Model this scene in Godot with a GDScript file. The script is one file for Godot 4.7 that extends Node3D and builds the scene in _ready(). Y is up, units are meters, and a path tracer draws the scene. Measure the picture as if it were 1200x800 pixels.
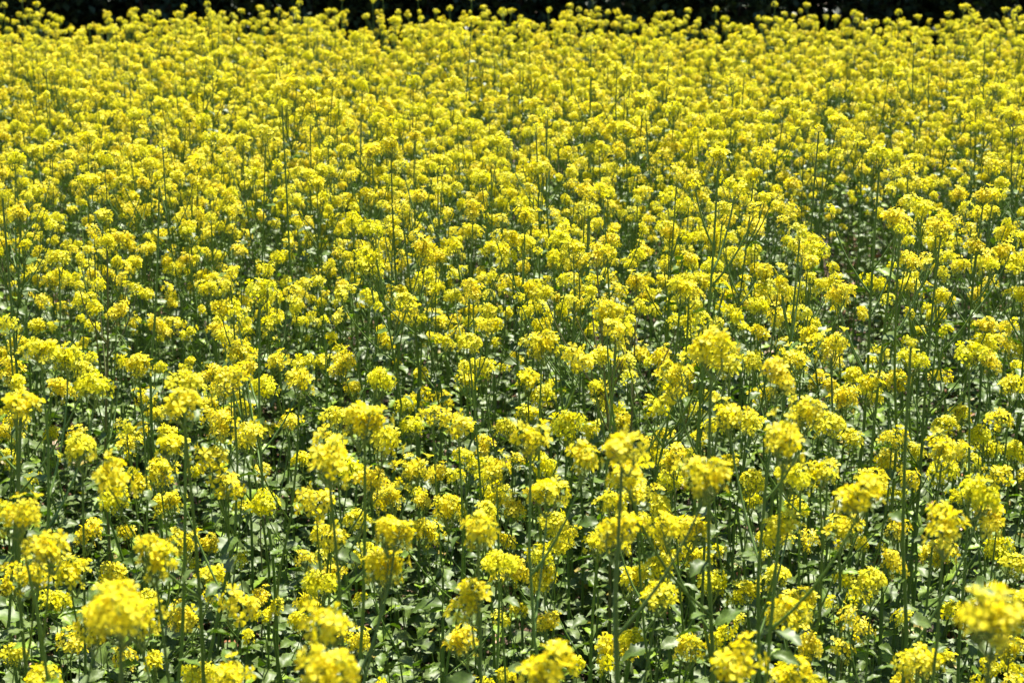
extends Node3D
# A field of flowering mustard in front of the dark edge of a wood, seen from standing height.

const FOCAL := 2000.0                      # focal length in photograph pixels (photograph 1200 x 800)
const EYE := Vector3(0, 1.76, 0)
var pitch := atan(509.0 / FOCAL)
var look := Basis(Vector3.RIGHT, -pitch)
var rng := RandomNumberGenerator.new()
var M := {}
var heads := {}                            # size class -> Array of head definitions
var flowers := []                          # flower meshes (variants)
var leaf_shapes := []                      # leaf shapes (MB)
var leaf_meshes := []
var counts := {}


# ---------------------------------------------------------------- mesh building
class MB:
	var v := PackedVector3Array()
	var c := PackedColorArray()
	var u := PackedVector2Array()
	var i := PackedInt32Array()

	func pt(p: Vector3, col: Color, uv := Vector2.ZERO) -> int:
		v.append(p); c.append(col); u.append(uv)
		return v.size() - 1

	func tri(a: int, b: int, d: int) -> void:
		i.append(a); i.append(b); i.append(d)

	func quad(a: int, b: int, d: int, e: int) -> void:
		tri(a, b, d); tri(a, d, e)

	func put(o: MB, t: Transform3D, tint := Color.WHITE) -> void:
		var at := v.size()
		v.append_array(t * o.v)
		u.append_array(o.u)
		if tint == Color.WHITE:
			c.append_array(o.c)
		else:
			for k in o.c:
				c.append(k * tint)
		for k in o.i:
			i.append(at + k)

	func tube(path: PackedVector3Array, radii: PackedFloat32Array, sides: int, col: Color) -> void:
		var side := Vector3.RIGHT
		var at := v.size()
		for k in path.size():
			var dir := (path[mini(k + 1, path.size() - 1)] - path[maxi(k - 1, 0)]).normalized()
			side = (side - dir * side.dot(dir)).normalized()
			var other := dir.cross(side)
			for s in sides:
				var a := TAU * s / sides
				pt(path[k] + (side * cos(a) + other * sin(a)) * radii[k], col, Vector2(float(s) / sides, k * 0.2))
		for k in path.size() - 1:
			for s in sides:
				var s2 := (s + 1) % sides
				quad(at + k * sides + s, at + (k + 1) * sides + s, at + (k + 1) * sides + s2, at + k * sides + s2)
		var tip := pt(path[path.size() - 1], col)
		for s in sides:
			tri(at + (path.size() - 1) * sides + s, tip, at + (path.size() - 1) * sides + (s + 1) % sides)

	func surface(am: ArrayMesh, m: Material) -> void:
		if i.is_empty():
			return
		var n := PackedVector3Array()
		n.resize(v.size())
		for k in range(0, i.size(), 3):
			var a := i[k]; var b := i[k + 1]; var d := i[k + 2]
			var f := (v[d] - v[a]).cross(v[b] - v[a])
			n[a] += f; n[b] += f; n[d] += f
		for k in n.size():
			n[k] = n[k].normalized() if n[k].length_squared() > 0.0 else Vector3.UP
		var arrays := []
		arrays.resize(Mesh.ARRAY_MAX)
		arrays[Mesh.ARRAY_VERTEX] = v
		arrays[Mesh.ARRAY_NORMAL] = n
		arrays[Mesh.ARRAY_COLOR] = c
		arrays[Mesh.ARRAY_TEX_UV] = u
		arrays[Mesh.ARRAY_INDEX] = i
		am.add_surface_from_arrays(Mesh.PRIMITIVE_TRIANGLES, arrays)
		am.surface_set_material(am.get_surface_count() - 1, m)

	func mesh(m: Material) -> ArrayMesh:
		var am := ArrayMesh.new()
		surface(am, m)
		return am


func rf(a: float, b: float) -> float:
	return rng.randf_range(a, b)


func numbered(called: String) -> String:
	counts[called] = counts.get(called, -1) + 1
	return called if counts[called] == 0 else "%s_%03d" % [called, counts[called]]


func tag(o: Node, label: String, category: String, group := "", kind := "") -> void:
	o.set_meta("label", label)
	o.set_meta("category", category)
	if group:
		o.set_meta("group", group)
	if kind:
		o.set_meta("kind", kind)


func part(called: String, m: Mesh, parent: Node, t := Transform3D()) -> MeshInstance3D:
	var o := MeshInstance3D.new()
	o.name = called
	o.mesh = m
	o.transform = t
	parent.add_child(o, true)
	return o


func ray(x: float, y: float) -> Vector3:      # direction of a photograph pixel, one metre of depth long
	return look * Vector3((x - 600.0) / FOCAL, -(y - 400.0) / FOCAL, -1.0)


func pixel(p: Vector3) -> Vector3:            # photograph pixel and depth of a point
	var q := look.inverse() * (p - EYE)
	return Vector3(600.0 + FOCAL * q.x / -q.z, 400.0 - FOCAL * q.y / -q.z, -q.z)


func lin(r: float, g: float, b: float) -> Color:
	return Color(r, g, b)


# ---------------------------------------------------------------- camera, sky, sun
func make_light() -> void:
	var cam := Camera3D.new()
	cam.name = "camera"
	add_child(cam)
	cam.position = EYE
	cam.basis = look
	var lens := CameraAttributesPhysical.new()
	lens.frustum_focal_length = 60.0
	lens.frustum_focus_distance = 3.3
	lens.exposure_aperture = 9.0
	lens.frustum_far = 400.0
	lens.frustum_near = 0.05
	cam.attributes = lens
	cam.fov = rad_to_deg(2.0 * atan(400.0 / FOCAL))
	cam.near = 0.05
	cam.far = 400.0
	cam.current = true

	var sky_material := ProceduralSkyMaterial.new()
	sky_material.sky_top_color = Color(0.36, 0.50, 0.72)
	sky_material.sky_horizon_color = Color(0.78, 0.82, 0.86)
	sky_material.sky_curve = 0.16
	sky_material.ground_bottom_color = Color(0.16, 0.16, 0.09)
	sky_material.ground_horizon_color = Color(0.45, 0.47, 0.40)
	sky_material.sky_energy_multiplier = 0.72
	var sky := Sky.new()
	sky.sky_material = sky_material
	var e := Environment.new()
	e.background_mode = Environment.BG_SKY
	e.sky = sky
	e.tonemap_mode = Environment.TONE_MAPPER_LINEAR
	e.tonemap_exposure = 3.35
	e.sdfgi_enabled = true
	e.ssao_enabled = true
	e.ssil_enabled = true
	var w := WorldEnvironment.new()
	w.name = "world"
	w.environment = e
	add_child(w)

	var sun := DirectionalLight3D.new()
	sun.name = "sun"
	sun.light_energy = 1.5
	sun.light_color = Color(1.0, 0.975, 0.93)
	sun.light_angular_distance = 0.53
	sun.shadow_enabled = true
	add_child(sun)
	var elevation := deg_to_rad(64.0)
	var azimuth := deg_to_rad(24.0)            # ahead of the camera, a little to its right
	var to_sun := Vector3(sin(azimuth) * cos(elevation), sin(elevation), -cos(azimuth) * cos(elevation))
	sun.basis = Basis.looking_at(-to_sun, Vector3.UP)


# ---------------------------------------------------------------- materials
func noise_image(w: int, h: int, f: float, oct: int, s: int) -> PackedFloat32Array:
	var n := FastNoiseLite.new()
	n.seed = s
	n.frequency = f
	n.fractal_octaves = oct
	var im := n.get_seamless_image(w, h)
	var out := PackedFloat32Array()
	out.resize(w * h)
	for y in h:
		for x in w:
			out[y * w + x] = im.get_pixel(x, y).r
	return out


func leaf_texture() -> ImageTexture:
	# pale midrib and side veins on slightly mottled leaf tissue; u across, v along
	var w := 128
	var h := 192
	var n := noise_image(w, h, 0.05, 3, 11)
	var im := Image.create_empty(w, h, false, Image.FORMAT_RGB8)
	for y in h:
		for x in w:
			var across := absf((x + 0.5) / w - 0.5) * 2.0
			var along := float(y) / h
			var k := 0.82 + 0.24 * (n[y * w + x] - 0.5)
			var vein := absf(fposmod((along - across * 0.28) * 7.0, 1.0) - 0.5)
			if vein < 0.05:
				k += 0.14
			if across < 0.045:
				k += 0.17
			k = clampf(k, 0.0, 1.0)
			im.set_pixel(x, y, Color(k, k, k * 0.96))
	return ImageTexture.create_from_image(im)


func make_materials() -> void:
	var m := StandardMaterial3D.new()
	m.resource_name = "petal"
	m.vertex_color_use_as_albedo = true
	m.roughness = 0.55
	m.metallic_specular = 0.35
	m.backlight_enabled = true
	m.backlight = Color(0.96, 0.96, 0.86)
	M.petal = m

	m = StandardMaterial3D.new()
	m.resource_name = "stem"
	m.vertex_color_use_as_albedo = true
	m.roughness = 0.55
	M.stem = m

	m = StandardMaterial3D.new()
	m.resource_name = "leaf"
	m.vertex_color_use_as_albedo = true
	m.albedo_texture = leaf_texture()
	m.roughness = 0.48
	m.metallic_specular = 0.38
	m.backlight_enabled = true
	m.backlight = Color(0.60, 0.70, 0.16)
	M.leaf = m

	m = StandardMaterial3D.new()
	m.resource_name = "dry_leaf"
	m.vertex_color_use_as_albedo = true
	m.roughness = 0.8
	m.backlight_enabled = true
	m.backlight = Color(0.3, 0.26, 0.2)
	M.dry = m

	m = StandardMaterial3D.new()
	m.resource_name = "bark"
	m.albedo_color = Color(0.27, 0.23, 0.19)
	m.roughness = 0.9
	var bark := NoiseTexture2D.new()
	bark.width = 256
	bark.height = 256
	bark.seamless = true
	var bn := FastNoiseLite.new()
	bn.seed = 3
	bn.frequency = 0.03
	bark.noise = bn
	m.heightmap_enabled = true
	m.heightmap_texture = bark
	m.heightmap_scale = 2.0
	m.uv1_triplanar = true
	m.uv1_scale = Vector3(3, 0.8, 3)
	M.bark = m

	m = StandardMaterial3D.new()
	m.resource_name = "tree_leaf"
	m.vertex_color_use_as_albedo = true
	m.roughness = 0.5
	m.backlight_enabled = true
	m.backlight = Color(0.35, 0.42, 0.12)
	M.tree_leaf = m

	# soil: crumbly brown earth with pale straw-coloured and darker damp crumbs
	var coarse := noise_image(512, 512, 0.012, 4, 5)
	var fine := noise_image(512, 512, 0.09, 3, 6)
	var im := Image.create_empty(512, 512, false, Image.FORMAT_RGB8)
	for y in 512:
		for x in 512:
			var k := coarse[y * 512 + x] * 0.55 + fine[y * 512 + x] * 0.45
			var c := Color(0.15, 0.11, 0.07).lerp(Color(0.40, 0.31, 0.20), smoothstep(0.25, 0.8, k))
			im.set_pixel(x, y, c)
	m = StandardMaterial3D.new()
	m.resource_name = "soil"
	m.albedo_texture = ImageTexture.create_from_image(im)
	m.roughness = 0.95
	m.uv1_world_triplanar = true
	m.uv1_triplanar = true
	m.uv1_scale = Vector3(0.8, 0.8, 0.8)
	m.heightmap_enabled = true
	m.heightmap_texture = m.albedo_texture
	m.heightmap_scale = 3.0
	M.soil = m


# ---------------------------------------------------------------- flowers and flower heads
func flower_shape(k: int) -> MB:
	# one mustard flower of radius 1, facing +Y: four clawed, rounded petals in a cross, six stamens, a green calyx
	var b := MB.new()
	var cup := [0.34, 0.52, 0.24, 0.70, 0.42, 0.9][k % 6] as float
	var yellow := [lin(0.85, 0.745, 0.016), lin(0.83, 0.705, 0.010), lin(0.87, 0.78, 0.038), lin(0.82, 0.68, 0.009), lin(0.86, 0.755, 0.022), lin(0.79, 0.715, 0.04)][k % 6] as Color
	for p in 4:
		var a := TAU * p / 4.0 + rf(-0.14, 0.14)
		var lift := cup * rf(0.75, 1.25)
		var turn := Basis(Vector3.UP, a)
		var wide := rf(0.36, 0.46)
		var roll := rf(-0.12, 0.12)
		var col := yellow * rf(0.93, 1.04)
		var ids := []
		for q in [[0.06, 0.0, -0.05], [0.42, -0.5, 0.06], [0.46, 0.5, 0.06], [0.80, -1.0, 0.0], [0.72, 0.0, -0.05], [0.82, 1.0, 0.0], [1.02, -0.5, -0.08], [0.97, 0.0, -0.12], [1.0, 0.52, -0.08]]:
			var r: float = q[0]
			var y: float = lift * (r * 1.05 - 0.45 * r * r) + q[2] + roll * q[1] * r
			ids.append(b.pt(turn * Vector3(r * cos(lift * 0.35), y, q[1] * wide), Color(col, 1.0)))
		b.tri(ids[0], ids[1], ids[4]); b.tri(ids[0], ids[4], ids[2])
		b.tri(ids[1], ids[3], ids[4]); b.tri(ids[2], ids[4], ids[5])
		b.tri(ids[3], ids[6], ids[4]); b.tri(ids[6], ids[7], ids[4])
		b.tri(ids[4], ids[7], ids[8]); b.tri(ids[4], ids[8], ids[5])
	for s in 5:
		var a2 := TAU * s / 5.0
		var base := Vector3(cos(a2), 0, sin(a2)) * 0.05
		var top := Vector3(cos(a2) * 0.2, 0.5 + 0.08 * (s % 2), sin(a2) * 0.2)
		var off := Vector3(-sin(a2), 0, cos(a2)) * 0.05
		var c1 := lin(0.62, 0.56, 0.03)
		var c2 := lin(0.70, 0.50, 0.02)
		b.tri(b.pt(base, c1), b.pt(top - off, c2), b.pt(top + off, c2))
	for s in 4:
		var a3 := TAU * (s + 0.5) / 4.0
		var out := Vector3(cos(a3), 0, sin(a3))
		var off2 := Vector3(-sin(a3), 0, cos(a3)) * 0.11
		var g := lin(0.42, 0.44, 0.03)
		var base2 := Vector3(0, -0.32, 0)
		b.tri(b.pt(base2, g), b.pt(out * 0.16 - off2 + Vector3(0, -0.05, 0), g), b.pt(out * 0.42 + Vector3(0, 0.08, 0), g))
		b.tri(b.pt(base2, g), b.pt(out * 0.42 + Vector3(0, 0.08, 0), g), b.pt(out * 0.16 + off2 + Vector3(0, -0.05, 0), g))
	return b


func bud_shape() -> MB:
	var b := MB.new()
	var col := lin(0.50, 0.50, 0.03)
	var top := b.pt(Vector3(0, 1, 0), col * 1.15)
	var low := b.pt(Vector3(0, -0.8, 0), lin(0.30, 0.36, 0.04))
	var ring := []
	for s in 5:
		ring.append(b.pt(Vector3(cos(TAU * s / 5) * 0.5, 0.1, sin(TAU * s / 5) * 0.5), col))
	for s in 5:
		b.tri(ring[s], top, ring[(s + 1) % 5])
		b.tri(ring[(s + 1) % 5], low, ring[s])
	return b


func along(a: Vector3, b: Vector3) -> Basis:       # a basis whose +Y points from a to b
	var y := (b - a).normalized()
	var x := Vector3.RIGHT if absf(y.x) < 0.8 else Vector3.FORWARD
	x = (x - y * x.dot(y)).normalized()
	return Basis(x, y, x.cross(y))


func head_definition(lobes: Array, size: float) -> Dictionary:
	# a flower head about 1 in radius: one or several racemes, each a ragged dome of flowers on stalks round a cluster of buds
	# lobes: [centre, radius, height factor, number of flowers]
	var core := MB.new()
	var buds := MB.new()
	var one := bud_shape()
	var green := lin(0.16, 0.22, 0.035)
	var placed := []
	var root := Vector3(0, -1.15, 0)
	for l in lobes:
		var c: Vector3 = l[0]
		var big: float = l[1]
		var tall: float = l[2]
		var foot := c - Vector3(0, big * tall * 0.9, 0)
		var tip := c + Vector3(rf(-0.06, 0.06), big * tall * 0.5, rf(-0.06, 0.06))
		core.tube(PackedVector3Array([root, root.lerp(foot, 0.6) + Vector3(foot.x, 0, foot.z) * 0.25, foot, tip]), PackedFloat32Array([0.055, 0.045, 0.04, 0.025]), 5, green)
		var lean := rf(0, TAU)
		var lopsided := rf(0.05, 0.35)
		var bare := rf(0, TAU)                    # a side with few open flowers
		for k in int(l[3]):
			var f: float = (k + 0.5) / l[3]
			var polar := acos(lerpf(0.90, -0.30, f)) + rf(-0.22, 0.22)
			var a: float = k * 2.39996 + rf(-0.5, 0.5)
			if cos(a - bare) > 0.7 and rng.randf() < 0.55:
				continue
			var r := rf(0.55, 1.0) * (1.0 + lopsided * cos(a - lean))
			if rng.randf() < 0.26:
				r *= rf(1.15, 1.5)
			var out := Vector3(sin(polar) * cos(a), cos(polar) * tall, sin(polar) * sin(a))
			var at := c + out * r * big
			var facing := (out.normalized() + Vector3(rf(-0.6, 0.6), rf(-0.1, 0.8), rf(-0.6, 0.6))).normalized()
			var from := foot.lerp(tip, clampf(0.85 - f * 0.8, 0.0, 1.0))
			core.tube(PackedVector3Array([from, from.lerp(at, 0.55) - Vector3(0, 0.05, 0), at - facing * size * 0.25]), PackedFloat32Array([0.022, 0.018, 0.018]), 3, green)
			var t := Transform3D(along(Vector3.ZERO, facing) * Basis(Vector3.UP, rf(0, TAU)), at).scaled_local(Vector3.ONE * size * rf(0.78, 1.16))
			placed.append([t, rng.randi() % 6])
		for k in 6:                               # faded flowers and young pods below
			var a2 := rf(0, TAU)
			var y := rf(0.0, 0.35)
			var at2 := root.lerp(foot, 1.0 - y)
			var out2 := Vector3(cos(a2), 0, sin(a2))
			core.tube(PackedVector3Array([at2, at2 + Vector3(0, 0.1, 0) + out2 * 0.24, at2 + Vector3(0, 0.32, 0) + out2 * 0.42]), PackedFloat32Array([0.018, 0.022, 0.026]), 3, lin(0.20, 0.26, 0.05))
			if k < 2:
				placed.append([Transform3D(along(Vector3.ZERO, out2 + Vector3(0, 0.3, 0)), at2 + Vector3(0, 0.22, 0) + out2 * rf(0.4, 0.65)).scaled_local(Vector3.ONE * size * rf(0.55, 0.8)), 5])
		for k in 8:
			var a3 := k * 2.4
			var r3 := 0.075 * sqrt(float(k))
			var up := Vector3(cos(a3) * r3 * 1.5, 1.0, sin(a3) * r3 * 1.5)
			buds.put(one, Transform3D(along(Vector3.ZERO, up), tip + Vector3(cos(a3) * r3, big * tall * 0.2 - r3 * 0.35, sin(a3) * r3)).scaled_local(Vector3.ONE * size * 0.36))
	return {"core": core, "buds": buds, "flowers": placed}


func make_heads() -> void:
	var shapes := []
	for k in 6:
		shapes.append(flower_shape(k))
		flowers.append(shapes[k].mesh(M.petal))
	for c in ["small", "medium", "large"]:
		heads[c] = []
		for k in 7:
			var lobes := []
			var size := 0.0
			if c == "small":
				size = rf(0.46, 0.56)
				lobes = [[Vector3.ZERO, rf(0.70, 0.80), rf(0.85, 1.3), (9 + rng.randi() % 5) if k < 5 else 5]]
			else:
				var n: int = [1, 2, 2, 3, 2, 1, 2][k] if c == "medium" else [3, 4, 2, 3, 4, 2, 3][k]
				size = rf(0.36, 0.42) if c == "medium" else rf(0.285, 0.335)
				var a := rf(0, TAU)
				for j in n:
					a += TAU / n + rf(-0.4, 0.4)
					var off := 0.0 if n == 1 else rf(0.32, 0.52)
					var big := (rf(0.78, 0.88) if n == 1 else rf(0.46, 0.64))
					lobes.append([Vector3(cos(a) * off, rf(-0.35, 0.40) if n > 1 else 0.0, sin(a) * off), big, rf(0.85, 1.3), int(round(rf(13, 18) if c == "medium" and n == 1 else rf(10, 14) if c == "medium" else rf(12, 16)))])
			var d := head_definition(lobes, size)
			var all := MB.new()
			all.put(d.buds, Transform3D())
			var tint := Color(rf(0.93, 1.02), rf(0.96, 1.05), rf(0.7, 1.8))
			for f in d.flowers:
				all.put(shapes[f[1]], f[0], tint)
			d.petals = all
			var am := ArrayMesh.new()
			d.core.surface(am, M.stem)
			d.petals.surface(am, M.petal)
			d.mesh = am
			var bare := ArrayMesh.new()                # stalks and buds only; the flowers come as sub-parts
			d.core.surface(bare, M.stem)
			d.buds.surface(bare, M.petal)
			d.bare = bare
			heads[c].append(d)


# ---------------------------------------------------------------- leaves
func leaf_shape(k: int, lobed: float, col: Color) -> MB:
	# a mustard leaf of length 1 along +Z from its stalk at the origin: toothed, lobed near the base, folded and drooping
	var b := MB.new()
	var rows := 11
	var droop := rf(0.15, 0.55)
	var fold := rf(0.12, 0.4)
	var phase := rf(0, 9)
	var twist := rf(-0.4, 0.4)
	var at := b.v.size()
	for r in rows + 1:
		var t := float(r) / rows
		var body := pow(sin(PI * pow(clampf((t - 0.14) / 0.86, 0.0, 1.0), 0.72)), 0.72)
		var lobes := 1.0 - lobed * (0.5 + 0.5 * cos(t * 27.0 + phase)) * (1.0 - t)
		var half_l := maxf(0.008, 0.25 * body * lobes * (1.0 + (0.13 if r % 2 else -0.10) + rf(-0.07, 0.07)))
		var half_r := maxf(0.008, 0.25 * body * lobes * (1.0 + (-0.10 if r % 2 else 0.13) + rf(-0.07, 0.07)))
		var mid := Vector3(0, 0.22 * t - droop * t * t, t * (1.0 - 0.15 * droop * t))
		var roll := Basis(Vector3(0, 0, 1), twist * t)
		for s in 5:
			var q := (s - 2) / 2.0
			var half := half_l if q < 0 else half_r
			var wave := 0.035 * sin(t * 15.0 + phase + q * 2.0) * absf(q)
			b.pt(mid + roll * Vector3(q * half, fold * absf(q) * half + wave, 0.03 * absf(q)), col * (1.0 + 0.06 * sin(r * 2.1 + s * 1.7)), Vector2(0.5 + q * 0.5, t))
	for r in rows:
		for s in 4:
			var a := at + r * 5 + s
			b.quad(a, a + 5, a + 6, a + 1)
	return b


func make_leaves() -> void:
	var tones := [lin(0.125, 0.190, 0.034), lin(0.095, 0.155, 0.020), lin(0.165, 0.23, 0.065), lin(0.125, 0.21, 0.024), lin(0.18, 0.245, 0.095), lin(0.08, 0.138, 0.016), lin(0.25, 0.38, 0.03), lin(0.14, 0.205, 0.042), lin(0.40, 0.32, 0.06), lin(0.115, 0.185, 0.026)]
	for k in tones.size():
		leaf_shapes.append(leaf_shape(k, rf(0.15, 0.75), tones[k]))
		leaf_meshes.append(leaf_shapes[k].mesh(M.leaf))


func pick_leaf(low: bool) -> int:
	var r := rng.randf()
	if r < 0.06:
		return 6
	if low and r > 0.95:
		return 8
	return [0, 1, 2, 3, 4, 5, 7, 9][rng.randi() % 8]


# ---------------------------------------------------------------- plants
# A plant description: {stem: MB, branches: [MB], heads: [[class, variant, Transform3D]], leaves: [[variant, Transform3D]]}, base at the origin.
func plant_parts(tips: Array, lean: Vector3, crook: float, leafiness: float) -> Dictionary:
	# tips: [head centre (local), head radius, class]; the first one ends the main stem
	var green := lin(0.095, 0.165, 0.020) * rf(0.8, 1.2)
	var brown := rng.randf() < 0.06
	if brown:
		green = lin(0.12, 0.12, 0.028)
	green.a = 1.0
	var d := {"branches": [], "heads": [], "leaves": [], "crook": crook, "brown": brown}
	var main: Vector3 = tips[0][0]
	var top := main - Vector3(0, tips[0][1] * 0.8, 0)
	var path := PackedVector3Array()
	var radii := PackedFloat32Array()
	var steps := 9
	var a := rf(0, TAU)
	var big := clampf(main.y, 0.5, 1.3)
	for k in steps + 1:
		var t := float(k) / steps
		var p := Vector3(0, 0, 0).lerp(top, t)
		p += lean * sin(PI * t) * 0.5
		p += Vector3(cos(a + t * 5.0), 0, sin(a + t * 4.0)) * crook * sin(PI * t) * (1.0 + 0.4 * sin(t * 13.0))
		path.append(p)
		radii.append(lerpf(0.0038, 0.0015, t) * big)
	d.stem = MB.new()
	d.stem.tube(path, radii, 6, green)
	for k in tips.size():
		var tip: Vector3 = tips[k][0]
		var r: float = tips[k][1]
		var turn := Basis(Vector3.UP, rf(0, TAU))
		var tilt := Vector3(rf(-0.2, 0.2), 1, rf(-0.2, 0.2))
		if k > 0:
			var end := tip - Vector3(0, r * 0.75, 0)
			var reach := Vector2(end.x - main.x, end.z - main.z).length()
			var y0 := clampf(end.y - 0.06 - reach * 1.1, main.y * 0.35, top.y - 0.015)
			var t0 := clampf(y0 / top.y, 0.0, 1.0) * steps
			var k0 := mini(int(t0), steps - 1)
			var from := path[k0].lerp(path[k0 + 1], t0 - k0)
			var mid := from.lerp(end, 0.5) + Vector3(end.x - from.x, 0, end.z - from.z) * 0.22 + Vector3(rf(-0.006, 0.006), -0.01, rf(-0.006, 0.006))
			var bp := PackedVector3Array()
			var br := PackedFloat32Array()
			for s in 6:
				var t := s / 5.0
				bp.append(from.lerp(mid, t).lerp(mid.lerp(end, t), t))
				br.append(lerpf(0.0018, 0.0011, t) * big)
			var b := MB.new()
			b.tube(bp, br, 5, green)
			d.branches.append(b)
			tilt += Vector3(end.x - from.x, 0, end.z - from.z) * 2.0
			# a small leaf under the fork
			if rng.randf() < 0.55 and leafiness > 0.0:
				add_leaf(d, from, Vector3(end.x - from.x, 0, end.z - from.z), rf(0.035, 0.06))
		d.heads.append([tips[k][2], rng.randi() % 7, Transform3D(along(Vector3.ZERO, tilt) * turn, tip).scaled_local(Vector3(rf(0.92, 1.12), rf(0.95, 1.25), rf(0.92, 1.12)) * r)])
	var n := int(round(leafiness * rf(12.0, 16.0)))
	var a2 := rf(0, TAU)
	for k in n:
		var f := (k + rf(0.1, 0.9)) / n
		var t2 := lerpf(0.06, 0.84, f) * steps
		var k2 := int(t2)
		var from2 := path[k2].lerp(path[k2 + 1], t2 - k2)
		a2 += 2.4 + rf(-0.4, 0.4)
		add_leaf(d, from2, Vector3(cos(a2), 0, sin(a2)), lerpf(0.070, 0.030, pow(f, 0.8)) * rf(0.75, 1.25) * lerpf(0.8, 1.0, big))
	return d


func add_leaf(d: Dictionary, from: Vector3, out: Vector3, size: float) -> void:
	out.y = 0
	if out.length() < 0.001:
		out = Vector3(1, 0, 0)
	out = (out.normalized() + Vector3(0, rf(-0.25, 0.45), 0)).normalized()
	var b := Basis.looking_at(-out, Vector3.UP)      # +Z runs outwards
	var t := Transform3D(b * Basis(Vector3(0, 0, 1), rf(-0.5, 0.5)), from).scaled_local(Vector3(size * rf(0.85, 1.3), size, size))
	d.leaves.append([pick_leaf(from.y < 0.3), t])


func plant_node(d: Dictionary, called: String, at: Vector3, turn := 0.0, single_flowers := []) -> Node3D:
	var o := Node3D.new()
	o.name = numbered(called)
	add_child(o)
	o.position = at
	o.rotation.y = turn
	part("stem", d.stem.mesh(M.stem), o)
	for b in d.branches:
		part("branch", b.mesh(M.stem), o)
	for k in d.heads.size():
		var h: Array = d.heads[k]
		var def: Dictionary = heads[h[0]][h[1]]
		if k in single_flowers:
			var hn := part("flower_head", def.bare, o, h[2])
			for f in def.flowers:
				part("flower", flowers[f[1]], hn, f[0])
		else:
			part("flower_head", def.mesh, o, h[2])
	for l in d.leaves:
		part("leaf", leaf_meshes[l[0]], o, l[1])
	return o


func plant_mesh(d: Dictionary) -> ArrayMesh:       # the whole plant as one mesh, for the crop too far away to tell apart
	var green := MB.new()
	var yellow := MB.new()
	var leafy := MB.new()
	green.put(d.stem, Transform3D())
	for b in d.branches:
		green.put(b, Transform3D())
	for h in d.heads:
		green.put(heads[h[0]][h[1]].core, h[2])
		yellow.put(heads[h[0]][h[1]].petals, h[2])
	for l in d.leaves:
		leafy.put(leaf_shapes[l[0]], l[1])
	var am := ArrayMesh.new()
	green.surface(am, M.stem)
	yellow.surface(am, M.petal)
	leafy.surface(am, M.leaf)
	return am


func class_of(r: float) -> String:
	return "small" if r < 0.0155 else "medium" if r < 0.0225 else "large"


const WORD := ["no", "one", "two", "three", "four", "five", "six", "seven", "eight", "nine"]

func plant_label(d: Dictionary, height: float) -> String:
	var said := []
	for c in [["large", "broad"], ["medium", "rounded"], ["small", "small"]]:
		var n: int = d.heads.filter(func(h): return h[0] == c[0]).size()
		if n:
			said.append(WORD[n] + " " + c[1])
	var tall := "towering" if height > 1.14 else "tall" if height > 1.03 else "mid-height" if height > 0.90 else "low" if height > 0.74 else "squat"
	var leaf := ""
	var kinds: Array = d.leaves.map(func(l): return l[0])
	if 8 in kinds:
		leaf = ", yellowing leaf"
	elif kinds.count(6) > 1:
		leaf = ", bright leaves"
	var stem: String = ("crooked" if d.crook > 0.02 else "straight") + (" brownish" if d.brown else " green")
	return "%s mustard plant, %s yellow %s, %s stem%s" % [tall, ", ".join(said), "head" if d.heads.size() == 1 else "heads", stem, leaf]


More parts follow.
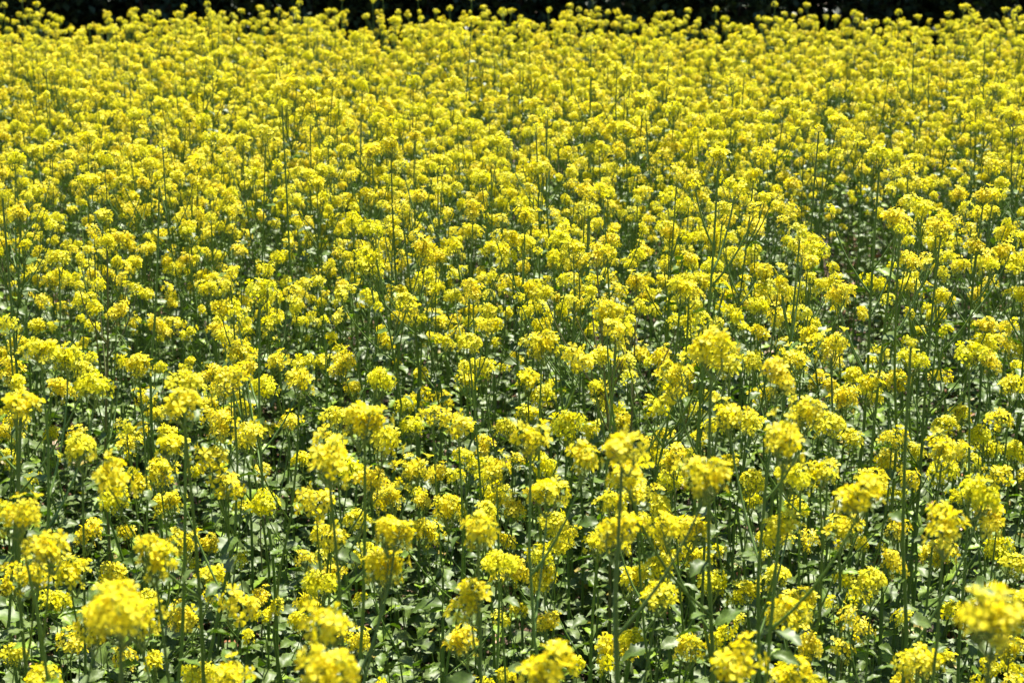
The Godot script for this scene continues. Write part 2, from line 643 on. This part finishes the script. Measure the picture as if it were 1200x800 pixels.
# Flower heads in the nearer part of the field: [x, y, width] in photograph pixels. Only a direction and an apparent size are read
# from these; the distance follows from the usual size of a head and the usual height of a plant.
const HEADS := [
	[12,437,30],[4,415,22],[20,405,25],[47,411,40],[78,420,38],[70,457,30],[110,454,38],[162,429,34],[172,466,27],[22,475,46],[20,494,30],[216,454,42],[215,478,48],[182,485,24],[245,475,24],[281,415,32],[272,438,40],[262,453,30],[252,487,30],[260,501,32],[292,505,36],[10,510,26],[60,510,22],[90,511,22],[95,529,42],[152,520,30],[162,507,24],[200,522,38],[247,534,40],[10,541,28],[132,560,50],[135,586,36],[187,555,36],[267,566,40],[196,590,32],[34,564,22],[22,604,52],[282,594,25],[287,477,24],
	[325,421,26],[379,424,24],[402,431,28],[350,445,36],[310,455,30],[340,492,30],[305,502,24],[447,447,30],[415,456,22],[492,464,24],[521,466,24],[475,475,24],[507,484,34],[550,405,32],[567,434,28],[547,446,26],[427,496,46],[392,492,34],[387,520,40],[450,520,40],[385,540,52],[407,552,34],[537,495,36],[482,500,28],[567,525,26],[592,504,26],[485,552,40],[510,555,22],[435,566,40],[455,585,36],[370,585,42],[311,591,34],[305,555,20],[582,552,38],[526,597,34],[572,606,36],[352,540,24],[582,580,30],[490,580,24],
	[635,405,36],[680,419,36],[705,414,20],[751,415,24],[727,426,24],[619,445,30],[605,419,16],[635,466,30],[620,485,30],[651,455,24],[711,452,18],[664,500,36],[691,502,22],[622,515,46],[605,540,18],[637,547,30],[729,525,56],[735,550,50],[682,540,46],[642,577,44],[720,480,24],[727,495,24],[765,525,22],[779,510,26],[792,442,40],[805,454,24],[834,412,50],[815,432,26],[850,432,40],[831,465,26],[856,490,42],[882,499,34],[880,427,30],[827,560,56],[790,540,36],[786,562,30],[820,482,24],[897,462,26],[747,577,40],[775,596,36],[720,590,40],[822,512,20],[880,588,24],
	[912,442,44],[932,422,34],[975,405,36],[977,420,24],[957,447,22],[1030,417,24],[1000,441,20],[1050,447,30],[1017,451,32],[1024,466,26],[1072,422,32],[990,469,34],[947,484,44],[1137,415,36],[1160,424,30],[1102,440,26],[1185,451,32],[1192,412,26],[1126,484,28],[1172,489,34],[1107,500,30],[972,502,38],[997,517,32],[1046,511,34],[919,517,52],[1105,527,40],[1122,531,32],[1072,532,28],[1042,540,30],[1150,512,30],[1160,527,26],[1192,531,30],[962,553,40],[932,562,42],[1022,565,36],[1067,559,32],[1105,552,36],[1007,584,54],[1171,554,34],[1150,582,44],[1125,582,24],[935,595,28],[1050,579,26],[1142,541,24],
	[56,644,52],[102,627,34],[37,675,46],[12,685,30],[82,672,42],[65,705,34],[147,622,20],[181,654,52],[135,677,36],[140,705,60],[110,735,50],[162,727,50],[138,722,66],[85,752,36],[145,772,30],[180,777,26],[212,722,34],[215,637,36],[245,637,24],[250,675,36],[227,660,20],[280,655,20],[282,707,44],[245,697,20],[15,770,34],[47,795,44],[270,790,50],[237,796,40],[290,745,18],
	[377,632,30],[380,652,24],[417,656,20],[462,626,48],[500,625,34],[450,667,48],[560,627,50],[587,662,40],[552,705,50],[585,678,24],[542,755,44],[590,727,24],[375,685,40],[360,707,30],[382,730,62],[387,785,64],[420,700,18],[324,710,18],[312,720,22],[303,700,24],[592,795,26],
	[635,652,36],[607,670,34],[647,615,26],[660,632,26],[722,627,52],[700,637,36],[780,615,46],[810,622,40],[742,677,36],[775,665,36],[770,697,44],[812,652,32],[835,650,26],[836,685,34],[710,755,32],[742,752,34],[710,777,30],[807,760,38],[642,787,64],[675,780,22],[865,772,60],[845,747,32],[607,715,24],[860,700,22],[877,692,30],[895,632,22],[897,683,20],[865,727,14],
	[915,617,44],[911,630,34],[990,620,40],[1052,619,32],[950,635,24],[1107,620,52],[1095,650,32],[1115,647,26],[1047,660,34],[1010,639,20],[1035,641,14],[1160,607,40],[1170,645,32],[1190,665,36],[912,677,36],[990,680,24],[1007,697,30],[922,722,46],[945,730,20],[977,707,24],[1059,724,26],[1012,740,28],[987,762,28],[1075,777,48],[1100,772,36],[1060,797,30],[1115,716,28],[1165,725,88],[1187,785,30],[1162,780,24],[927,795,50],
]

# Tall, nearly bare stalks that stand above the rest: [x, y, height in metres, width of the head in pixels].
const STALKS := [[745, 44, 1.30, 7], [552, 26, 1.30, 12], [2, 226, 1.26, 12], [1068, 402, 1.22, 12], [960, 150, 1.24, 10], [186, 216, 1.2, 10], [1055, 268, 1.2, 12], [330, 120, 1.26, 9]]


func key_plants() -> int:
	var found := []                                   # [centre, radius]
	for h in HEADS:
		var r := ray(h[0], h[1])
		var near := (1.24 - EYE.y) / r.y
		var far := (0.60 - EYE.y) / r.y
		var depth := clampf(0.050 * FOCAL / h[2], near, far)
		depth *= rf(0.985, 1.015)
		found.append([EYE + r * depth, 0.5 * h[2] * depth / FOCAL])
	for h in STALKS:
		var r := ray(h[0], h[1])
		var depth: float = (h[2] - EYE.y) / r.y
		found.append([EYE + r * depth, 0.5 * h[3] * depth / FOCAL])
	found.sort_custom(func(p, q): return p[0].y > q[0].y)
	var groups := []
	for f in found:
		var best := -1
		var best_d := 0.14
		for g in groups.size():
			var m: Vector3 = groups[g][0][0]
			var flat := Vector2(f[0].x - m.x, f[0].z - m.z).length()
			if flat < best_d and m.y - f[0].y < 0.30 and groups[g].size() < 6:
				best = g
				best_d = flat
		if best >= 0:
			groups[best].append(f)
		else:
			groups.append([f])
	for g in groups:
		var main: Vector3 = g[0][0]
		var base := Vector3(main.x + rf(-0.06, 0.06), 0, main.z + rf(-0.06, 0.06))
		var tips := []
		var single := []
		for f in g:
			var depth := pixel(f[0]).z
			if f[1] * 2.0 * FOCAL / depth >= 44.0:
				single.append(tips.size())
			tips.append([f[0] - base, f[1] * 1.06, class_of(f[1])])
		var crook := rf(0.006, 0.042)
		var d := plant_parts(tips, Vector3(rf(-0.05, 0.05), 0, rf(-0.05, 0.05)), crook, rf(0.7, 1.1))
		var o := plant_node(d, "mustard_plant", base, 0.0, single)
		tag(o, plant_label(d, main.y), "mustard plant", "flowering mustard plants in the field")
	return groups.size()


func random_plant(height: float, n: int, spread: float) -> Dictionary:
	var r0 := rf(0.018, 0.028)
	var tips := [[Vector3(rf(-0.05, 0.05), height, rf(-0.05, 0.05)), r0, class_of(r0)]]
	var a := rf(0, TAU)
	for k in n - 1:
		a += 2.4 + rf(-0.5, 0.5)
		var reach := rf(0.035, spread)
		var r := rf(0.011, 0.023)
		tips.append([Vector3(tips[0][0].x + cos(a) * reach, height - rf(0.01, 0.06) - rf(0.2, 1.5) * reach, tips[0][0].z + sin(a) * reach), r, class_of(r)])
	return plant_parts(tips, Vector3(rf(-0.05, 0.05), 0, rf(-0.05, 0.05)), rf(0.005, 0.038), rf(0.8, 1.1))


func leafy_plant(height: float) -> Dictionary:
	var r := 0.008
	var d := plant_parts([[Vector3(rf(-0.03, 0.03), height, rf(-0.03, 0.03)), r, "small"]], Vector3.ZERO, 0.012, 1.25)
	d.heads = []
	for k in 3:
		add_leaf(d, Vector3(0, height * rf(0.9, 0.98), 0), Vector3(rf(-1, 1), 0, rf(-1, 1)), rf(0.03, 0.06))
	return d


func scatter(called: String, m: ArrayMesh, list: Array, parent: Node, colors := []) -> MultiMeshInstance3D:
	if list.is_empty():
		return null
	var mm := MultiMesh.new()
	mm.transform_format = MultiMesh.TRANSFORM_3D
	mm.use_colors = not colors.is_empty()
	mm.mesh = m
	mm.instance_count = list.size()
	for k in list.size():
		mm.set_instance_transform(k, list[k])
		if colors:
			mm.set_instance_color(k, colors[k])
	var o := MultiMeshInstance3D.new()
	o.name = called
	o.multimesh = mm
	parent.add_child(o, true)
	return o


const FIELD_END := -11.7

func crop(room: int) -> void:
	var kinds := []
	for s in [[1.00, 5], [0.93, 6], [1.06, 7], [0.88, 4], [0.97, 8], [1.02, 3], [0.80, 5], [0.91, 2], [1.10, 6], [0.84, 7], [0.74, 3], [0.95, 5], [1.15, 4], [0.99, 2], [0.86, 5], [1.03, 6]]:
		var d := random_plant(s[0], s[1], 0.12)
		kinds.append({"d": d, "mesh": plant_mesh(d), "at": [], "height": s[0], "heads": d.heads.map(func(h): return h[2].origin), "proto": null})
	var young := []
	for h in [0.42, 0.55, 0.34, 0.62, 0.48, 0.38, 0.58, 0.51, 0.30, 0.45]:
		var d := leafy_plant(h)
		young.append({"d": d, "mesh": plant_mesh(d), "at": [], "height": h, "proto": null})
	var low_kinds := []
	for s in [[0.62, 2], [0.72, 3], [0.56, 1], [0.67, 2], [0.78, 3], [0.70, 4], [0.80, 2]]:
		var d := random_plant(s[0], s[1], 0.085)
		low_kinds.append({"d": d, "mesh": plant_mesh(d), "at": [], "height": s[0], "proto": null})
	var drift := FastNoiseLite.new()
	drift.seed = 34
	drift.frequency = 0.5
	var tone := FastNoiseLite.new()
	tone.seed = 21
	tone.frequency = 0.55
	var step := 0.120
	var near_list := []
	var young_near := []
	var z := -0.55
	while z > FIELD_END:
		var half := 0.32 * absf(z) + 2.2
		var x := -half
		while x < half:
			var p := Vector3(x + rf(-0.07, 0.07), 0, z + rf(-0.07, 0.07))
			x += step
			var k: Dictionary = kinds[rng.randi() % kinds.size()]
			if rng.randf() < clampf(0.24 + 1.4 * drift.get_noise_2d(p.x, p.z * 0.6) + 0.34 * exp(-pow((p.x - 0.7) / 0.9, 2.0) - pow((p.z + 4.8) / 1.3, 2.0)), 0.0, 0.75) * clampf((p.z + 9.5) / 4.0, 0.1, 1.0):
				young[int(absf(p.x) * 1000.0) % young.size()].at.append(Transform3D(Basis(Vector3.UP, p.z * 57.0), p))   # a thin spot: leaves, no flowers
				continue
			var wave := tone.get_noise_2d(p.x, p.z)
			var size := clampf(1.0 + 0.15 * wave + rf(-0.12, 0.10), 0.72, 1.22 if p.z > -9.0 else 1.03)
			var t := Transform3D(Basis(Vector3.UP, rf(0, TAU)).scaled(Vector3.ONE * size), p)
			var in_near := false
			for h in k.heads:
				var q := pixel(t * h)
				if q.z < 0.9 or (q.x > -45 and q.x < 1245 and q.y > (398 if h == k.heads[0] else 450)):
					in_near = true
			var top := pixel(p + Vector3(0, k.height * size, 0))
			var in_view := top.x > -10 and top.x < 1210 and top.y < 800 and top.z > 0
			if in_near:
				var y: Dictionary = young[rng.randi() % young.size()]
				if rng.randf() < 0.46 and top.z > 1.2:
					y = low_kinds[rng.randi() % low_kinds.size()]
					near_list.append([top.z, y, Transform3D(Basis(Vector3.UP, rf(0, TAU)).scaled(Vector3.ONE * rf(0.9, 1.12)), p)])
					continue
				t = Transform3D(Basis(Vector3.UP, rf(0, TAU)).scaled(Vector3.ONE * rf(0.85, 1.2)), p)
				var q2 := pixel(p + Vector3(0, 0.45, 0))
				if q2.z > 0.3 and q2.y < 800 and q2.y > 330 and q2.x > 0 and q2.x < 1200 and young_near.size() < 400:
					young_near.append([q2.z, y, t])
				else:
					y.at.append(t)
			elif in_view:
				near_list.append([top.z, k, t])
			elif rng.randf() < 0.9:
				k.at.append(t)
		z -= step
	near_list.sort_custom(func(a, b): return a[0] < b[0])
	young_near.sort_custom(func(a, b): return a[0] < b[0])
	for k in near_list.size():
		var e: Array = near_list[k]
		if k < room:
			var high: float = e[1].height * e[2].basis.get_scale().y
			var d := random_plant(high, e[1].d.heads.size(), 0.12 if high > 0.84 else 0.085)
			var o := plant_node(d, "mustard_plant", e[2].origin, rf(0, TAU))
			tag(o, plant_label(d, high), "mustard plant", "flowering mustard plants in the field")
		else:
			e[1].at.append(e[2])
	for k in young_near.size():
		var e: Array = young_near[k]
		if k < 70:
			place(e, "young_mustard_plant", "young plant", "leafy young plants between the flowering stems")
		else:
			e[1].at.append(e[2])
	var rest := Node3D.new()
	rest.name = "mustard_crop"
	add_child(rest)
	tag(rest, "dense yellow mass of flowering mustard reaching back to the dark wood", "mustard crop", "", "stuff")
	for k in kinds + low_kinds:
		var few: Dictionary = k.d.duplicate()
		few.leaves = few.leaves.filter(func(l): return l[1].origin.y > k.height * 0.45)
		scatter("flowering_stems", k.mesh, k.at.filter(func(t): return t.origin.z > -6.5), rest)
		scatter("flowering_stems", plant_mesh(few), k.at.filter(func(t): return t.origin.z <= -6.5), rest)
	var low := Node3D.new()
	low.name = "mustard_foliage"
	add_child(low)
	tag(low, "low green leafy growth under the yellow flower heads", "foliage", "", "stuff")
	for k in young:
		scatter("leafy_growth", k.mesh, k.at, low)


func place(e: Array, called: String, category: String, group: String) -> void:
	var k: Dictionary = e[1]
	var o: Node3D
	if k.proto == null:
		o = plant_node(k.d, called, Vector3.ZERO)
		k.proto = o
	else:
		o = k.proto.duplicate()
		o.name = numbered(called)
		add_child(o)
	o.transform = e[2]
	var high: float = k.height * e[2].basis.get_scale().y
	var size := "knee-high" if high > 0.5 else "shin-high" if high > 0.38 else "ankle-high"
	var kinds: Array = k.d.leaves.map(func(l): return l[0])
	var look_of := "with a yellowing lower leaf" if 8 in kinds else "with bright green leaves" if 6 in kinds else "with grey-green lobed leaves"
	tag(o, "%s young mustard plant without flowers, %s, between flowering stems" % [size, look_of], category, group)


# ---------------------------------------------------------------- ground, litter and undergrowth
func ground_height(x: float, z: float, n: FastNoiseLite) -> float:
	return 0.02 * n.get_noise_2d(x, z)


func make_ground() -> void:
	var b := MB.new()
	var n := FastNoiseLite.new()
	n.seed = 8
	n.frequency = 1.6
	var xs := []
	var zs := []
	for k in 61:
		xs.append((k - 30) * 0.2)
		zs.append(-0.2 * k)
	for far in [20.0, 60.0, 200.0]:
		xs.append(far); xs.push_front(-far)
		zs.append(-far)
	for back in [10.0, 60.0, 200.0]:
		zs.push_front(back)
	for z in zs:
		for x in xs:
			b.pt(Vector3(x, (0.02 * n.get_noise_2d(x, z) - 0.004) if absf(x) < 7 else 0.0, z), Color.WHITE)
	var w := xs.size()
	for r in zs.size() - 1:
		for c in w - 1:
			b.quad(r * w + c, r * w + c + 1, (r + 1) * w + c + 1, (r + 1) * w + c)
	for k in range(0, b.i.size(), 3):           # face up
		var s := b.i[k]
		var f := (b.v[b.i[k + 2]] - b.v[s]).cross(b.v[b.i[k + 1]] - b.v[s])
		if f.y < 0:
			var keep := b.i[k + 1]
			b.i[k + 1] = b.i[k + 2]
			b.i[k + 2] = keep
	var g := part("ground", b.mesh(M.soil), self)
	tag(g, "brown earth between the mustard stems", "ground", "", "structure")


func make_litter() -> void:
	var shape := leaf_shape(0, 0.1, lin(1, 1, 1))
	var list := []
	var tint := []
	for k in 5200:
		var z := -rf(1.2, 9.0)
		var x := rf(-1, 1) * (0.32 * -z + 0.5)
		var s := rf(0.03, 0.075)
		var b := Basis(Vector3.UP, rf(0, TAU)) * Basis(Vector3.RIGHT, rf(-0.7, 0.5)) * Basis(Vector3(0, 0, 1), rf(-0.9, 0.9))
		list.append(Transform3D(b.scaled(Vector3.ONE * s), Vector3(x, rf(0.014, 0.035), z)))
		var c: Color = [lin(0.36, 0.20, 0.10), lin(0.28, 0.15, 0.08), lin(0.46, 0.30, 0.18), lin(0.22, 0.12, 0.07), lin(0.52, 0.38, 0.26), lin(0.40, 0.17, 0.06)][rng.randi() % 6]
		tint.append(c * rf(0.8, 1.1))
	var o := scatter("leaf_litter", shape.mesh(M.dry), list, self, tint)
	tag(o, "dry brown fallen leaves lying on the soil under the plants", "leaf litter", "", "stuff")


func make_weeds() -> void:
	var low := Node3D.new()
	low.name = "undergrowth"
	add_child(low)
	tag(low, "small pale green weeds covering the soil between the stems", "undergrowth", "", "stuff")
	for v in 3:
		var b := MB.new()
		var high: float = [0.14, 0.24, 0.32][v]
		b.tube(PackedVector3Array([Vector3.ZERO, Vector3(0.01, high * 0.5, 0), Vector3(0, high, 0.01)]), PackedFloat32Array([0.002, 0.0016, 0.001]), 4, lin(0.12, 0.18, 0.04))
		var d := {"leaves": []}
		for k in 10:
			add_leaf(d, Vector3(0, high * (k + 1) / 10.0, 0), Vector3(cos(k * 2.4), 0, sin(k * 2.4)), rf(0.035, 0.07))
		var lv := MB.new()
		for l in d.leaves:
			lv.put(leaf_shapes[l[0] if l[0] != 8 else 4], l[1])
		var am := ArrayMesh.new()
		b.surface(am, M.stem)
		lv.surface(am, M.leaf)
		var list := []
		for k in 2600:
			var z := -1.2 - 10.4 * pow(rng.randf(), 1.25)
			var x := rf(-1, 1) * (0.32 * -z + 0.7)
			list.append(Transform3D(Basis(Vector3.UP, rf(0, TAU)).scaled(Vector3.ONE * rf(0.7, 1.2)), Vector3(x, 0, z)))
		scatter("small_weeds", am, list, low)


# ---------------------------------------------------------------- the wood behind the field
func leaf_cloud(centres: Array, per: int, size: float, col: Color) -> MB:
	var b := MB.new()
	for c in centres:
		var shade: Color = col * rf(0.8, 1.25)
		for k in per:
			var dir := Vector3(rng.randfn(), rng.randfn() * 0.75, rng.randfn()).limit_length(2.2) * 0.5
			var at: Vector3 = c[0] + dir * c[1]
			if at.y < 0.05:
				continue
			var f := Basis(Vector3.UP, rf(0, TAU)) * Basis(Vector3.RIGHT, rf(-1.1, 0.9))
			var s := size * rf(0.6, 1.3)
			var t := Color(shade * rf(0.85, 1.15), 1.0)
			var p0 := b.pt(at, t)
			var p1 := b.pt(at + f * Vector3(-0.3, 0.06, 0.45) * s, t)
			var p2 := b.pt(at + f * Vector3(0, -0.06, 1.0) * s, t)
			var p3 := b.pt(at + f * Vector3(0.3, 0.06, 0.45) * s, t)
			b.tri(p0, p1, p2); b.tri(p0, p2, p3)
	return b


func make_shrub(kind: int) -> Array:
	var wood := MB.new()
	var centres := []
	var high: float = [2.6, 3.1, 2.3][kind]
	for k in 9:
		var a := TAU * k / 9.0 + rf(-0.3, 0.3)
		var reach := rf(0.35, 1.0)
		var tip := Vector3(cos(a) * reach, high * rf(0.55, 0.95), sin(a) * reach)
		var mid := Vector3(cos(a) * reach * 0.35, tip.y * 0.5, sin(a) * reach * 0.35)
		wood.tube(PackedVector3Array([Vector3(cos(a), 0, sin(a)) * 0.06, mid, tip]), PackedFloat32Array([0.03, 0.02, 0.008]), 6, Color.WHITE)
		for t in [0.12, 0.25, 0.38, 0.52, 0.68, 0.84, 1.0]:
			centres.append([Vector3(cos(a) * reach * lerpf(0.75, 1.0, t), tip.y * t, sin(a) * reach * lerpf(0.75, 1.0, t)) + Vector3(rf(-0.15, 0.15), 0, rf(-0.15, 0.15)), rf(0.28, 0.42)])
	return [wood, leaf_cloud(centres, 95, 0.11, [lin(0.035, 0.062, 0.022), lin(0.028, 0.050, 0.020), lin(0.045, 0.075, 0.025)][kind])]


func make_tree(kind: int) -> Array:
	var wood := MB.new()
	var high: float = [6.6, 7.4, 6.0][kind]
	var path := PackedVector3Array()
	var radii := PackedFloat32Array()
	for k in 8:
		var t := k / 7.0
		path.append(Vector3(0.12 * sin(t * 4.0 + kind), high * 0.9 * t, 0.1 * cos(t * 5.0 + kind) - 0.1))
		radii.append(lerpf(0.16, 0.03, t))
	wood.tube(path, radii, 9, Color.WHITE)
	var centres := []
	for k in 16:
		var t := 0.18 + 0.75 * k / 15.0
		var from := path[int(t * 7)].lerp(path[mini(int(t * 7) + 1, 7)], t * 7 - int(t * 7))
		var a := k * 2.4 + rf(-0.3, 0.3)
		var reach := rf(1.3, 2.1) * (1.15 - 0.75 * t)
		var tip := from + Vector3(cos(a) * reach, reach * 0.35, sin(a) * reach)
		wood.tube(PackedVector3Array([from, from.lerp(tip, 0.5) + Vector3(0, 0.12, 0), tip]), PackedFloat32Array([0.05, 0.03, 0.01]), 5, Color.WHITE)
		for s in [0.35, 0.6, 0.8, 1.0]:
			centres.append([from.lerp(tip, s) + Vector3(rf(-0.2, 0.2), rf(-0.2, 0.3), rf(-0.2, 0.2)), rf(0.5, 0.75)])
	centres.append([Vector3(0, high * 0.95, 0), 0.7])
	return [wood, leaf_cloud(centres, 110, 0.15, [lin(0.038, 0.066, 0.022), lin(0.032, 0.058, 0.024), lin(0.045, 0.07, 0.02)][kind])]


func make_wood() -> void:
	var shrubs := []
	var trees := []
	for k in 3:
		var s := make_shrub(k)
		shrubs.append([s[0].mesh(M.bark), s[1].mesh(M.tree_leaf)])
		var t := make_tree(k)
		trees.append([t[0].mesh(M.bark), t[1].mesh(M.tree_leaf)])
	var said := ["dense dark green shrub standing at the edge of the wood behind the mustard", "taller dark shrub with small leaves in the shade behind the mustard", "low spreading green shrub at the wood edge behind the mustard"]
	var mass := Node3D.new()
	mass.name = "woodland"
	add_child(mass)
	tag(mass, "dark shaded wood standing behind the mustard field", "wood", "", "stuff")
	var more := [[], [], []]
	for k in 34:
		var kind := (k * 2 + k / 17) % 3
		var at := Vector3((k % 17 - 8) * 1.05 + rf(-0.2, 0.2), 0, -15.9 - 1.1 * (k / 17) + rf(-0.3, 0.3))
		var turn := rf(0, TAU)
		if k > 16 or absf(at.x) > 5.6:
			more[kind].append(Transform3D(Basis(Vector3.UP, turn), at))
			continue
		var o := Node3D.new()
		o.name = numbered("shrub")
		add_child(o)
		o.position = at
		o.rotation.y = turn
		part("branches", shrubs[kind][0], o)
		part("foliage", shrubs[kind][1], o)
		tag(o, said[kind], "shrub", "shrubs along the edge of the wood")
	var grown := [[], [], []]
	for row in 5:
		for k in 11:
			grown[(k + row) % 3].append(Transform3D(Basis(Vector3.UP, rf(0, TAU)), Vector3((k - 5) * 2.5 + rf(-0.5, 0.5) + (row % 2) * 1.3, 0, -19.4 - row * 2.4 + rf(-0.5, 0.5))))
	for k in 3:
		scatter("shrub_branches", shrubs[k][0], more[k], mass)
		scatter("shrub_foliage", shrubs[k][1], more[k], mass)
		scatter("tree_trunks", trees[k][0], grown[k], mass)
		scatter("tree_crowns", trees[k][1], grown[k], mass)


func _ready() -> void:
	rng.seed = 4711
	make_light()
	make_materials()
	make_ground()
	make_wood()
	make_heads()
	make_leaves()
	var n := key_plants()
	print("key plants ", n)
	crop(300 - n)
	make_weeds()
	make_litter()
